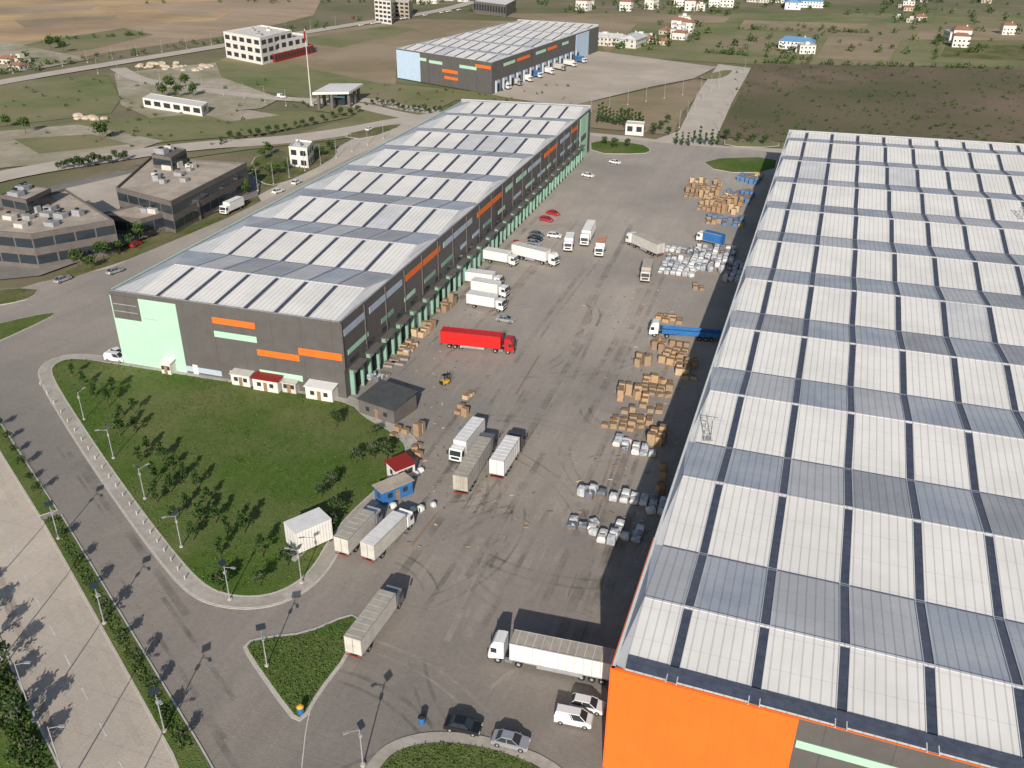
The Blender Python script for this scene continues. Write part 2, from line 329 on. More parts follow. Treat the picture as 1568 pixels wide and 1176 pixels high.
# ---------------------------------------------------------------- warehouses
def lerp(a,b,t): return a+(b-a)*t
def warehouse(name,NL,NR,FR,FL,h,amp,bp,stripe,sw,first,hipL,hipR,face,back='skylight_back'):
    """bp: list of (metres along, height fraction) roof break lines"""
    e=bpy.data.objects.new(name,None); COL.objects.link(e)
    W=(NR-NL).length; Ln=(FL-NL).length
    def Q(x,y,z):
        s=x/W; t=y/Ln; p=lerp(lerp(NL,NR,s),lerp(FL,FR,s),t); return Vector((p.x,p.y,z))
    rb=MB(); xs=[]; x=first
    while x<W-hipR-.3: xs.append((x-sw/2,x+sw/2)); x+=stripe
    for j in range(len(bp)-1):
        (y0,f0),(y1,f1)=bp[j],bp[j+1]; za=h+amp*f0; zb=h+amp*f1; front=f1>f0
        for side in (0,1):
            hw=hipL if side==0 else hipR
            xe=0 if side==0 else W; xi=hw if side==0 else W-hw
            a,b_,c,d=(Q(xe,y0,h),Q(xi,y0,za),Q(xi,y1,zb),Q(xe,y1,h))
            if front: rb.face([a,b_,c],'roof_pale'); rb.face([a,c,d],'roof_shade_blue' if side==0 else 'roof_pale')
            else: rb.face([a,b_,d],'roof_shade_blue' if side==0 else 'roof_pale'); rb.face([b_,c,d],'roof_shade_blue')  # left hips and rear slopes get the colour with shade mixed in
        edges=[hipL]; ks=[]
        for s0,s1 in xs:
            if s0<=hipL+.05: continue
            edges+= [s0,s1]; ks+=['p','s']
        edges.append(W-hipR); ks.append('p')
        for i,kk in enumerate(ks):
            a0,a1=edges[i],edges[i+1]
            if a1-a0<.02: continue
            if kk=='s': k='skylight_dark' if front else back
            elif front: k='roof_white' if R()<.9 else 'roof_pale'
            else: k=random.choice(['roof_shade_blue','roof_shade_blue','roof_shade_grey','roof_pale'])  # rear slopes: same sheeting, tinted darker to deepen their shade
            if kk=='s' and front:
                ya=lerp(y0,y1,.02); yb=lerp(y0,y1,.97); z0=lerp(za,zb,.02); z1=lerp(za,zb,.97)
                rb.face([Q(a0,y0,za),Q(a1,y0,za),Q(a1,ya,z0),Q(a0,ya,z0)],'roof_pale')
                rb.face([Q(a0,ya,z0),Q(a1,ya,z0),Q(a1,yb,z1),Q(a0,yb,z1)],k)
                rb.face([Q(a0,yb,z1),Q(a1,yb,z1),Q(a1,y1,zb),Q(a0,y1,zb)],'roof_pale')
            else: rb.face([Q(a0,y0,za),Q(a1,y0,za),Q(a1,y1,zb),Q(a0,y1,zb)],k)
        if j<len(bp)-2: 
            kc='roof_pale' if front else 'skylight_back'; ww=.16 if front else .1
            rb.hexa([Q(hipL,y1-ww-.06,zb+.02),Q(W-hipR,y1-ww-.06,zb+.02),Q(W-hipR,y1+ww+.06,zb+.02),Q(hipL,y1+ww+.06,zb+.02)],[Q(hipL,y1-ww,zb+.09),Q(W-hipR,y1-ww,zb+.09),Q(W-hipR,y1+ww,zb+.09),Q(hipL,y1+ww,zb+.09)],kc)
    rb.obj('roof',e,fix=False)
    # raised ribs beside the skylight strips
    sb=MB()
    for s0,s1 in xs:
        if s0<hipL+.1: continue
        for j in range(len(bp)-1):
            (y0,f0),(y1,f1)=bp[j],bp[j+1]
            for q in (s0,s1):
                pa=Q(q-.05,y0,h+amp*f0);pb=Q(q+.05,y0,h+amp*f0);pc=Q(q+.05,y1,h+amp*f1);pd=Q(q-.05,y1,h+amp*f1); up_=Vector((0,0,.1))
                sb.hexa([pa,pb,pc,pd],[pa+up_,pb+up_,pc+up_,pd+up_],'roof_pale')
    sb.obj('roof_ribs',e,fix=False)
    wb=MB(); c=[NL,NR,FR,FL]; pk=face.get('parapet',.5)
    kk=face['walls']
    for i in range(4):
        a,b_=c[i],c[(i+1)%4]; top=h+pk+(amp*bp[-1][1] if i==2 else 0)
        wb.face([(a.x,a.y,0),(b_.x,b_.y,0),(b_.x,b_.y,top),(a.x,a.y,top)],kk[i])
        d=(b_-a).normalized(); n=Vector((-d.y,d.x,0)); t=.35 if i!=2 else .9
        wb.hexa([(a.x,a.y,top+.003),(b_.x,b_.y,top+.003),*( [(q.x,q.y,top+.003) for q in (b_+n*t,a+n*t)])],
                [(a.x,a.y,top+.08),(b_.x,b_.y,top+.08),*( [(q.x,q.y,top+.08) for q in (b_+n*t,a+n*t)])],face['cap'][i])
        ai=a+n*t; bi=b_+n*t
        wb.face([(ai.x,ai.y,h-.3),(bi.x,bi.y,h-.3),(bi.x,bi.y,top),(ai.x,ai.y,top)],'galv')
    wb.obj('walls',e,fix=False)
    return e,Q,W,Ln
def wbx(mb,A,B,s0,s1,z0,z1,d,k,d0=0.0):
    dr=(B-A).normalized(); n=Vector((dr.y,-dr.x,0))
    q=[A+dr*s0+n*d0,A+dr*s1+n*d0,A+dr*s1+n*d,A+dr*s0+n*d]
    mb.hexa([(p.x,p.y,z0) for p in q],[(p.x,p.y,z1) for p in q],k,None,True)
def flat(v): return Vector((v.x,v.y,0))
def breaks(L,first_ridge,f0,per,front):
    """alternating ridge and valley lines"""
    o=[(0,f0)]; y=first_ridge; up_=True
    while y<L-1: 
        o.append((y,1.0 if up_ else 0.0)); y+= (per-front) if up_ else front; up_=not up_
    ly,lf=o[-1]; nx=y; t=(L-ly)/(nx-ly); tgt=1.0 if up_ else 0.0; o.append((L,lerp(lf,tgt,min(1,t)))); return o
# middle
h=16.2
NL,NR,FR,FL=[flat(P(u,v,h)) for u,v in ((167,447),(521,497),(905,167),(707,157))]
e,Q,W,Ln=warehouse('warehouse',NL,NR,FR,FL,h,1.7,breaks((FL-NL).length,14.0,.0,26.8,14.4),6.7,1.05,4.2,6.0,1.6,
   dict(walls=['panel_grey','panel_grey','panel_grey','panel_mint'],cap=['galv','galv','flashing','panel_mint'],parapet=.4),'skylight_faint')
fb=MB()
wbx(fb,NL,NR,0,W*.30,.1,h-.6,.12,'panel_mint'); wbx(fb,NL,NR,.3,W*.13,10.6,h-.5,.2,'panel_grey'); wbx(fb,NL,NR,.6,W*.12,12.2,12.35,.24,'galv'); wbx(fb,NL,NR,.6,W*.12,13.8,13.95,.24,'galv')
wbx(fb,NL,NR,W*.14,W*.2,11.3,11.42,.14,'galv')
for s0,s1,z0,z1,k in ((.455,.64,12.6,13.9,'panel_orange'),(.455,.64,9.6,10.9,'panel_mint'),(.635,.815,6.9,8.2,'panel_orange'),(.815,.995,8.4,9.9,'panel_orange'),(.635,.82,2.4,3.7,'panel_mint'),(.30,.46,.6,1.8,'panel_pale')):
    wbx(fb,NL,NR,W*s0,W*s1,z0,z1,.08,k)
for s in (.33,.5,.58,.88): wbx(fb,NL,NR,W*s,W*s+1.2,.1,2.3,.1,'flashing')
top=[(.005,.05,'panel_pale'),(.06,.14,'panel_pale'),(.15,.25,'panel_orange'),(.26,.36,'panel_pale'),(.38,.48,'panel_orange'),(.50,.53,'panel_mint'),(.55,.60,'panel_mint'),(.61,.68,'panel_pale'),(.70,.78,'panel_orange'),(.80,.86,'panel_pale'),(.87,.92,'panel_orange')]
for s0,s1,k in top: wbx(fb,NR,FR,Ln*s0,Ln*s1,13.2,14.6,.08,k)
x=.01
while x<.9:
    w=U(.02,.045); wbx(fb,NR,FR,Ln*x,Ln*(x+w),8.8,9.8,.08,random.choice(['panel_mint','dock_mint','panel_pale'])); x+=w+U(.012,.04)
x=2.0
while x<Ln-10:
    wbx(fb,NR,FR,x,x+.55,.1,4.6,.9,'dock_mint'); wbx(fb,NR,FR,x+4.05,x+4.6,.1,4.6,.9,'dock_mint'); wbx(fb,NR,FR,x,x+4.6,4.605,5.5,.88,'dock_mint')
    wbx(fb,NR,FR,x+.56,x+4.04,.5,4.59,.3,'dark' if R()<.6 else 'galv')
    wbx(fb,NR,FR,x-.4,x+5.0,5.8,5.95,1.8,'wall_dark'); wbx(fb,NR,FR,x+.2,x+.45,.2,1.3,1.2,'tyre',.95); wbx(fb,NR,FR,x+4.15,x+4.4,.2,1.3,1.2,'tyre',.95)
    wbx(fb,NR,FR,x+.5,x+4.2,6.7,7.6,.1,'glass'); x+=7.6
wbx(fb,NR,FR,Ln-13,Ln,.1,h-.4,.14,'panel_mint'); wbx(fb,NR,FR,Ln-11,Ln-3,7,9,.2,'panel_grey'); wbx(fb,FR,FL,0,8,.1,h,.14,'panel_mint')
for xx in range(0,int(Ln),10): wbx(fb,NR,FR,xx+.1,xx+.4,6.4,h,.16,'wall_dark')
fb.obj('facade_panels',e)
MID=(NL,NR,FR,FL)
# right
h=15.0
NL=flat(P(936,1027,h)); FL=flat(P(1207,204,h)); d1=(flat(P(1207,1100,h))-NL).normalized(); d2=(flat(P(1568,226,h))-FL).normalized()
NR=NL+d1*88; FR=FL+d2*88
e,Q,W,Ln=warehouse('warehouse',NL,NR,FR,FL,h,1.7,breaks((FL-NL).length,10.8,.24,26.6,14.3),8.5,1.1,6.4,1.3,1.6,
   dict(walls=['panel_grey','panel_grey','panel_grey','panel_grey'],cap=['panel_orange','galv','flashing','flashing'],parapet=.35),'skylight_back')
fb=MB()
wbx(fb,NL,NR,0,19.4,.1,h+.36,.14,'panel_orange'); wbx(fb,NL,NR,19.6,60,h-3.6,h-2.6,.08,'panel_mint'); wbx(fb,NL,NR,25,45,h-7,h-5.8,.08,'panel_orange')
wbx(fb,FL,NL,Ln-24,Ln,.1,h+.36,.14,'panel_orange')
x=6
while x<Ln-30:
    wbx(fb,FL,NL,x,x+4.6,.1,6.2,.9,'dock_mint'); wbx(fb,FL,NL,x+.7,x+3.9,.5,4.6,.93,'dark',.9); wbx(fb,FL,NL,x-.4,x+5,6.3,6.5,1.6,'wall_dark'); x+=8
fb.obj('facade_panels',e)
gb=MB(); gb.face([Q(1.4,.4,h+.47),Q(W-2,.4,h+.47),Q(W-2,2.0,h+.88),Q(1.4,2.0,h+.88)],'skylight_dark'); gb.obj('gutter',e,fix=False)
RIGHT=(NL,NR,FR,FL,Q)
# far
h=15.0
NL,NR,FR,FL=[flat(P(u,v,h)) for u,v in ((607,75),(753,97),(917,41),(793,33))]
e,Q,W,Ln=warehouse('warehouse',NL,NR,FR,FL,h,1.5,breaks((FL-NL).length,14,0,27,14.5),7.5,1.3,5,4,2.0,
   dict(walls=['panel_grey']*4,cap=['flashing','flashing','flashing','flashing'],parapet=.4),'skylight_faint')
fb=MB(); wbx(fb,NL,NR,0,W*.26,.1,h-.3,.2,'panel_sky')
for s0,s1,z0,z1,k in ((.26,.33,11,12.5,'panel_mint'),(.36,.50,10.5,12,'panel_mint'),(.5,.66,7,8.6,'panel_orange'),(.52,.66,3.8,5.2,'panel_orange'),(.68,.85,10.5,12,'panel_mint'),(.84,.99,12,13.5,'panel_orange')): wbx(fb,NL,NR,W*s0,W*s1,z0,z1,.12,k)
x=4
while x<Ln-20:
    wbx(fb,NR,FR,x,x+4.4,.1,6,.9,'panel_pale'); wbx(fb,NR,FR,x+.8,x+3.6,.5,4.6,.95,'dark',.9)
    x+=9
for s0,s1,k in ((.1,.2,'panel_mint'),(.22,.34,'panel_orange'),(.4,.5,'panel_mint'),(.52,.62,'panel_orange'),(.68,.75,'panel_mint')): wbx(fb,NR,FR,Ln*s0,Ln*s1,11.5,13,.1,k)
wbx(fb,NR,FR,Ln*.84,Ln,.1,h-.3,.2,'panel_sky'); fb.obj('facade_panels',e)
# ---------------------------------------------------------------- generic buildings
def building(name,c,h,wall='wall_white',roof='roof_tan',floors=2,par=.6,glass=True,units=0,band=None,z0=0.0,gap=3.2):
    e=bpy.data.objects.new(name,None); COL.objects.link(e)
    ar=sum(c[i].x*c[(i+1)%4].y-c[(i+1)%4].x*c[i].y for i in range(4))
    if ar<0: c=[c[0],c[3],c[2],c[1]]
    mb=MB(); 
    for i in range(4):
        a,b=c[i],c[(i+1)%4]; mb.face([(a.x,a.y,z0-.4 if z0==0 else z0),(b.x,b.y,z0-.4 if z0==0 else z0),(b.x,b.y,h+par),(a.x,a.y,h+par)],wall)
        d=(b-a).normalized(); n=Vector((-d.y,d.x,0))*.3
        mb.face([(a.x,a.y,h+par),(b.x,b.y,h+par),((b+n).x,(b+n).y,h+par),((a+n).x,(a+n).y,h+par)],wall)
        a2=a+n;b2=b+n; mb.face([(b2.x,b2.y,h),(a2.x,a2.y,h),(a2.x,a2.y,h+par),(b2.x,b2.y,h+par)],wall)
    mb.obj('walls',e,fix=False)
    rb=MB(); rb.face([(p.x,p.y,h) for p in c],roof); 
    for _ in range(units):
        s,t=U(.2,.8),U(.2,.8); p=lerp(lerp(c[0],c[1],s),lerp(c[3],c[2],s),t); w=U(.8,2.0)
        rb.box(p.x-w,p.x+w,p.y-w*.7,p.y+w*.7,h+.01,h+U(1,1.8),random.choice(['galv','offwhite','galv'])); rb.cylv(p.x,p.y,w*.4,w*.4,h+1.81,h+2.1,'dark')
    rb.obj('roof',e,fix=False)
    wb=MB()
    for i in range(4):
        a,b=flat(c[i]),flat(c[(i+1)%4]); L=(b-a).length; fh=(h-z0)/floors; nw=max(1,int(L/gap))
        for f in range(floors):
            for k in range(nw):
                s=(k+.5)*L/nw; w=min(gap*.36,.8+(gap-2)*.5) if glass!='wide' else L/nw*.46
                wbx(wb,a,b,s-w,s+w,z0+fh*f+fh*.28,z0+fh*f+fh*.82,.05,'glass')
        if band: wbx(wb,a,b,0,L,h+par-.5,h+par-.2,.09,band)
    wb.obj('windows',e); return e
def quad(l,h): return [flat(P(u,v,h)) for u,v in l]
building('office_building',quad([(178,290),(262,312),(378,252),(232,242)],9),9,'wall_dark','roof_tan',2,.7,'wide',9,gap=5)
building('office_building',quad([(-90,350),(48,362),(175,340),(100,292)],9),9,'wall_dark','roof_tan',2,.7,'wide',10,gap=5)
building('office_building',quad([(150,330),(215,338),(305,312),(282,298)],5),5,'wall_dark','roof_tan',1,.5,'wide',4,gap=4)
building('office_building',quad([(232,238),(262,243),(285,230),(258,225)],13),13,'wall_dark','wall_dark',1,.4,'wide',2,gap=5,z0=9.02)
building('office_building',quad([(0,300),(40,308),(78,290),(40,284)],13),13,'wall_dark','roof_tan',1,.4,'wide',3,gap=5,z0=9.02)
building('white_house',quad([(442,226),(470,229),(479,218),(452,215)],7),7,'wall_white','wall_white',2,.5,True,1)
building('white_villa',quad([(342,50),(398,60),(447,48),(400,40)],14),14,'wall_white','wall_white',3,.8,True,3,gap=7)
building('white_villa',quad([(388,62),(418,66),(470,55),(440,50)],10),10,'wall_white','wall_white',2,.8,True,1,gap=6)
building('villa_base',quad([(350,72),(420,84),(480,70),(440,58)],4),4,'darkred','roof_tan',1,.4,True,0)
building('long_shed',quad([(218,150),(308,164),(318,157),(230,143)],4),4,'wall_white','wall_white',1,.15,True,0,gap=6)
building('roadside_kiosk',quad([(958,190),(986,192),(988,187),(960,185)],4),4,'wall_white','wall_white',1,.2,True,0)
building('apartment_block',quad([(573,0),(598,3),(603,-4),(580,-7)],16),16,'wall_white','wall_white',5,.5,True,1,gap=5)
building('apartment_block',quad([(604,2),(626,4),(632,-4),(610,-6)],12),12,'roof_tan','wall_white',4,.5,True,1,gap=5)
building('factory_hall',quad([(725,2),(775,8),(790,0),(745,-6)],9),9,'wall_dark','roof_white',1,.3,True,0)
gc=MB(); q=quad([(478,142),(534,141),(556,128),(505,128)],7.5); gc.hexa([(p.x,p.y,6.6) for p in q],[(p.x,p.y,7.6) for p in q],'white','roof_white',True)
for i in range(4):
    for t in (.08,.5):
        p=lerp(lerp(q[i],q[(i+1)%4],t),(q[0]+q[2])/2,.12); gc.box(p.x-.6,p.x+.6,p.y-.6,p.y+.6,-.4,6.6,'wall_dark')
c=(q[0]+q[2])/2; gc.box(c.x-4,c.x+4,c.y-2,c.y+2,-.4,3.4,'glass'); gc.obj('gate_canopy')
fp=MB(); p=P(477,160); fp.cylv(p.x,p.y,.35,.15,-.4,34,'offwhite'); fp.cylv(p.x,p.y,1.2,1.2,-.4,.4,'kerb'); fp.box(p.x+.16,p.x+.2,p.y-1.5,p.y-.1,29,33,'red'); fp.obj('flagpole')
def house_mesh(w,d,hh,wall,roof,flatroof):
    mb=MB(); mb.box(-w/2,w/2,-d/2,d/2,-.3,hh,wall)
    if flatroof: mb.box(-w/2-.3,w/2+.3,-d/2-.3,d/2+.3,hh+.01,hh+.4,roof); mb.box(-1.5,1.5,-1.5,1.5,hh+.41,hh+2.2,wall)
    else:
        o=.6; b=[(-w/2-o,-d/2-o,hh),(w/2+o,-d/2-o,hh),(w/2+o,d/2+o,hh),(-w/2-o,d/2+o,hh)]; rz=hh+d*.22
        r1=(-w/2+d*.25,0,rz); r2=(w/2-d*.25,0,rz)
        mb.face([b[0],b[1],r2,r1],roof); mb.face([b[2],b[3],r1,r2],roof); mb.face([b[1],b[2],r2],roof); mb.face([b[3],b[0],r1],roof)
        mb.box(w*.2,w*.2+.7,-.3,.4,hh+d*.1,rz+.8,wall)
    fl=max(1,int(hh/3))
    for f in range(fl):
        for s in (-1,1):
            for x in [(-w/2+1.5+i*3) for i in range(int((w-2)/3)+1)]: mb.box(x-.6,x+.6,s*(d/2)-.05,s*(d/2)+.05,f*3+1,f*3+2.3,'glass')
            for y in (-d/4,d/4): mb.box(s*w/2-.05,s*w/2+.05,y-.6,y+.6,f*3+1,f*3+2.3,'glass')
    mb.box(-.6,.6,-d/2-.08,-d/2+.02,0.02,2.1,'wood_dark')
    return mb.mesh('house')
HM=[house_mesh(11,8.5,5.6,'wall_white','roof_tile',0),house_mesh(10,8,3.4,'offwhite','roof_tile',0),house_mesh(12,9,6.2,'wall_white','offwhite',1),house_mesh(11,9,8,'wall_white','roof_tile',0),house_mesh(9,7,3.4,'roof_tan','roof_tile',0),
    house_mesh(26,14,6,'white','roof_sheet',0),house_mesh(24,12,6,'offwhite','roof_pale',0),house_mesh(7,6,3,'offwhite','roof_tan',1)]
tree_pts=[]
for (u1,u2,v1,v2,n,ty) in ((880,1130,2,16,14,(2,1,3,7,4)),(1150,1290,-4,12,9,(5,6,2,5)),(1030,1060,30,60,6,(2,0,3)),(975,1020,48,74,5,(1,7,4,2)),(925,975,62,74,5,(2,7,6)),(1212,1250,70,82,2,(2,7)),(1215,1220,72,80,1,(5,)),(1445,1500,62,78,3,(2,3)),(1335,1425,28,40,3,(7,1)),(1380,1568,-4,16,6,(2,1,4,7)),(640,880,-8,8,9,(2,1,7,6)),(0,40,94,106,3,(0,7,1)),(1290,1568,-30,-12,8,(2,5,3)),(1530,1568,50,60,1,(3,)),(300,620,-30,-8,4,(2,1,7)),(700,1300,-30,-10,16,(2,1,3,7,6))):
    for _ in range(n):
        u,v=U(u1,u2),U(v1,v2); p=P(u,v,0); inst('house',HM[random.choice(ty)],(p.x,p.y,-.3),U(-.3,.3)+random.choice((0,1.57)),U(.8,1.1))
        for _ in range(3): tree_pts.append((p.x+U(-16,16),p.y+U(-16,16),U(1.5,3.5)))
# ---------------------------------------------------------------- vegetation
def leafquad(mb,c,s,k):
    n=Vector((U(-1,1),U(-1,1),U(-.3,1))).normalized(); a=n.orthogonal().normalized(); b=n.cross(a); t=U(0,3); a,b=a*math.cos(t)+b*math.sin(t),b*math.cos(t)-a*math.sin(t)
    mb.face([c-a*s-b*s*.6,c+a*s-b*s*.4,c+a*s*.7+b*s*.7,c-a*s*.6+b*s*.5],k)
def tree_mesh(hh,rad,style,seed,n=300,ls=.28,pal=('leaf_a','leaf_b','leaf_c')):
    random.seed(seed); mb=MB(); th=hh*.32 if style!='cyp' else hh*.1
    mb.cylv(0,0,hh*.02+.04,.03,0,hh*.8,'bark',6)
    cl=[]
    for i in range(14 if style!='cyp' else 18):
        a=U(0,6.28)
        if style=='cyp': z=U(th,hh); r=rad*(1-(z/hh)**1.6)*.6; cr=rad*.5
        elif style=='cone': z=U(th,hh*.95); r=rad*(1.05-(z-th)/(hh-th))*U(.4,1)*.9; cr=rad*.42
        else: ph=U(-.6,1.4); z=(th+hh)/2+math.sin(ph)*(hh-th)*.42; r=rad*math.cos(ph*.8)*U(.3,.8); cr=rad*.42
        c=Vector((r*math.cos(a),r*math.sin(a),z)); cl.append((c,cr,random.choice(pal)))
        if i<6: mb.tube((0,0,max(.3,z*.6)),c,.04,'bark',4)
    for i in range(n):
        c,cr,k=random.choice(cl); v=Vector((random.gauss(0,.5),random.gauss(0,.5),random.gauss(0,.45)))
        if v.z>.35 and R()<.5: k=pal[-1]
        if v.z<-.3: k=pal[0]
        leafquad(mb,c+v*cr,ls*U(.6,1.2),k)
    return mb.mesh('tree')
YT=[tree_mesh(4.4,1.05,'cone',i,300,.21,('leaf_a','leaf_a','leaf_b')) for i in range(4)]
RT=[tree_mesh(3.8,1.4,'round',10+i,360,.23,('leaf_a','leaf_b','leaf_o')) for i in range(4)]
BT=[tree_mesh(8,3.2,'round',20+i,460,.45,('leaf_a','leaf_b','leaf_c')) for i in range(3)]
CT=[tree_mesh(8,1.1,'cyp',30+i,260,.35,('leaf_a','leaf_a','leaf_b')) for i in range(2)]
random.seed(21)
def tree(u,v,kind,sc=1,name='tree',z=.2):
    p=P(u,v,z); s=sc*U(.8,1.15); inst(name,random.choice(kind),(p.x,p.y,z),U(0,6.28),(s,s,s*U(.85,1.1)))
for u,v in ((112,578),(130,594),(146,609),(166,624),(186,642),(174,604),(207,664),(184,668),(226,692),(206,634),(214,708),(248,707),(236,737),(262,754),(264,722),(286,777),(302,750),(308,802),(282,735),(330,802),(318,772),(350,827),(374,817),(338,850),(402,852),(296,828),(268,800),(240,770)): tree(u,v,YT,.9,'young_tree')
for u,v in ((545,712),(573,703),(592,705),(508,748),(492,762),(516,792),(506,815),(340,905),(398,898),(575,668),(515,655),(440,868)): tree(u,v,RT,.85,'young_tree')
for i in range(6): tree(lerp(0,72,i/6),lerp(655,778,i/6),RT,.55,'verge_tree')
for i in range(9):
    t=(i+.5)/9; tree(lerp(86,292,t),lerp(805,1160,t),RT,.6,'verge_tree')
for i in range(8):
    t=(i+.5)/8; tree(lerp(-44,64,t)+U(-6,2),lerp(900,1180,t),RT,.9,'verge_tree')
for u,v in ((8,1128),(28,1172),(-10,1070)): tree(u,v,BT,.45,'verge_tree')
for i in range(13): tree(916+i*5.6,186+i*1.1+U(-1,1),CT,.95,'cypress_tree')
for u in range(1035,1100,9): tree(u,221+U(-2,2),CT,.75,'cypress_tree')
for u,v in ((1000,206),(1012,200),(1024,207),(1022,190),(1112,215),(1130,219),(1150,220),(1170,222),(940,228),(925,222),(960,226)): tree(u,v,RT,1,'roadside_tree')
for i in range(16): tree(340+i*14+U(-2,2),222-i*3.2+U(-2,2),RT,.95,'roadside_tree',0)
for i in range(14): tree(90+i*8,262-i*1.3+U(-2,2),RT,.95,'roadside_tree',0)
for i in range(14): tree(570+i*8,160+i*1.2+U(-3,3),RT,.8,'roadside_tree',0)
for u,v in ((385,270),(396,262),(410,272),(425,268),(402,246),(490,240),(505,232),(440,262),(470,246),(412,238),(300,320),(330,312),(352,305),(378,298),(270,340),(215,370),(182,388),(160,400),(120,408),(140,412),(200,378)): tree(u,v,BT,U(.4,.65),'tree')
for u,v in ((262,140),(275,150),(285,137),(296,148),(250,150),(90,72),(78,76),(98,80),(40,205),(155,215),(12,195)): tree(u,v,BT,.9,'tree',-.3)
for _ in range(80): p=P(U(1100,1568),U(18,86),0); tree_pts.append((p.x,p.y,U(1.2,3.2)))
for _ in range(110): p=P(U(600,1568),U(-25,22),0); tree_pts.append((p.x,p.y,U(1.5,4)))
for _ in range(420): p=P(U(1120,1568),U(100,222),0); tree_pts.append((p.x,p.y,U(.3,1.1)))
for _ in range(60): t=R(); p=P(lerp(0,560,t),lerp(112,30,t)+U(-4,4),0); tree_pts.append((p.x,p.y,U(1,2.2)))
for _ in range(40): p=P(U(200,600),U(-20,6),0); tree_pts.append((p.x,p.y,U(1.5,3)))
for _ in range(60): p=P(U(430,880),U(130,165),0); tree_pts.append((p.x,p.y,U(.5,1.2)))
for _ in range(70): p=P(U(0,420),U(120,225),0); tree_pts.append((p.x,p.y,U(.4,1.2)))
for u0,v0,u1,v1,n in ((1155,96,1568,106,60),(1130,44,1330,50,30),(1075,80,1240,92,26),(60,62,235,52,20),(1250,54,1240,96,14),(1440,44,1430,96,16)):
    for _ in range(n): t=R(); p=P(lerp(u0,u1,t),lerp(v0,v1,t),0); tree_pts.append((p.x,p.y,U(.8,2.2)))
dt=MB()
for x,y,r in tree_pts:
    k=random.choice(('leaf_a','leaf_b','leaf_b','leaf_o'))
    for _ in range(22):
        v=Vector((random.gauss(0,.45),random.gauss(0,.45),random.gauss(0,.4))); leafquad(dt,Vector((x,y,r*.8-.3))+v*r,r*.3,k if R()<.7 else 'leaf_c')
dt.obj('distant_trees',fix=False)
sh=MB()
def pip(p,poly):
    c=False; j=len(poly)-1
    for i in range(len(poly)):
        if (poly[i].y>p.y)!=(poly[j].y>p.y) and p.x<(poly[j].x-poly[i].x)*(p.y-poly[i].y)/(poly[j].y-poly[i].y)+poly[i].x: c=not c
        j=i
    return c
x0=min(p.x for p in lp);x1=max(p.x for p in lp);y0=min(p.y for p in lp);y1=max(p.y for p in lp)
for _ in range(12000):
    p=Vector((U(x0,x1),U(y0,y1),0))
    if noise.noise(p*.09)>-.15+U(-.2,.2) and pip(p,lp): leafquad(sh,Vector((p.x,p.y,.28)),U(.08,.22),random.choice(('leaf_b','leaf_c','leaf_c')))
for _ in range(2200):
    p=P(U(380,545),U(945,1098))
    if pip(p,isl): leafquad(sh,Vector((p.x,p.y,.31)),U(.08,.2),random.choice(('leaf_b','leaf_c','leaf_c')))
for _ in range(1500):
    p=P(U(560,860),U(1135,1200))
    if pip(p,b): leafquad(sh,Vector((p.x,p.y,.31)),U(.06,.18),random.choice(('leaf_b','leaf_c','leaf_c')))
for _ in range(1400):
    t=R(); s=U(.2,.8); p=P(lerp(lerp(66,266,t),lerp(92,302,t),s),lerp(lerp(797,1155,t),lerp(789,1140,t),s)); leafquad(sh,Vector((p.x,p.y,U(.28,.42))),U(.08,.22),random.choice(('leaf_b','leaf_b','leaf_c')))
for _ in range(1800):
    t=R(); s=U(-1.2,1); p=P(lerp(0,88,t)-30+s*22,lerp(985,1178,t)); leafquad(sh,Vector((p.x,p.y,U(.28,.5))),U(.1,.26),random.choice(('leaf_b','leaf_b','leaf_c')))
sh.obj('grass_tufts',fix=False)
# ---------------------------------------------------------------- vehicles
def wheel(mb,x,y,r=.5,w=.3):
    mb.cyly(x,r,r,y-w/2,y+w/2,'tyre',14); mb.cyly(x,r,r*.5,y-w/2-.012,y+w/2+.012,'galv',8)
def cab(mb,xf,k,hi=3.5,l=2.1):
    mb.prof([(xf-l,.9),(xf-.02,.55),(xf,1.6),(xf-.12,2.1),(xf-.38,2.95),(xf-.75,hi-.1),(xf-l*.75,hi),(xf-l,hi-.05)],-1.22,1.22,k,.1)
    mb.hexa([(xf+.012,-1.05,1.75),(xf+.012,1.05,1.75),(xf-.04,1.05,1.75),(xf-.04,-1.05,1.75)],[(xf-.26,-1.0,2.62),(xf-.26,1.0,2.62),(xf-.4,1.0,2.62),(xf-.4,-1.0,2.62)],'glass')
    for s in (-1,1):
        mb.box(xf-1.15,xf-.35,s*1.225-.01,s*1.225+.01,1.75,2.5,'glass')
        mb.box(xf-.12,xf-.02,s*1.45-.12,s*1.45+.12,1.9,2.6,'dark'); mb.box(xf-.02,xf+.03,s*.95-.2,s*.95+.2,.75,1.0,'offwhite')
    mb.box(xf-.05,xf+.06,-1.2,1.2,.4,.72,'dark'); mb.box(xf-.01,xf+.02,-.8,.8,1.05,1.5,'dark')
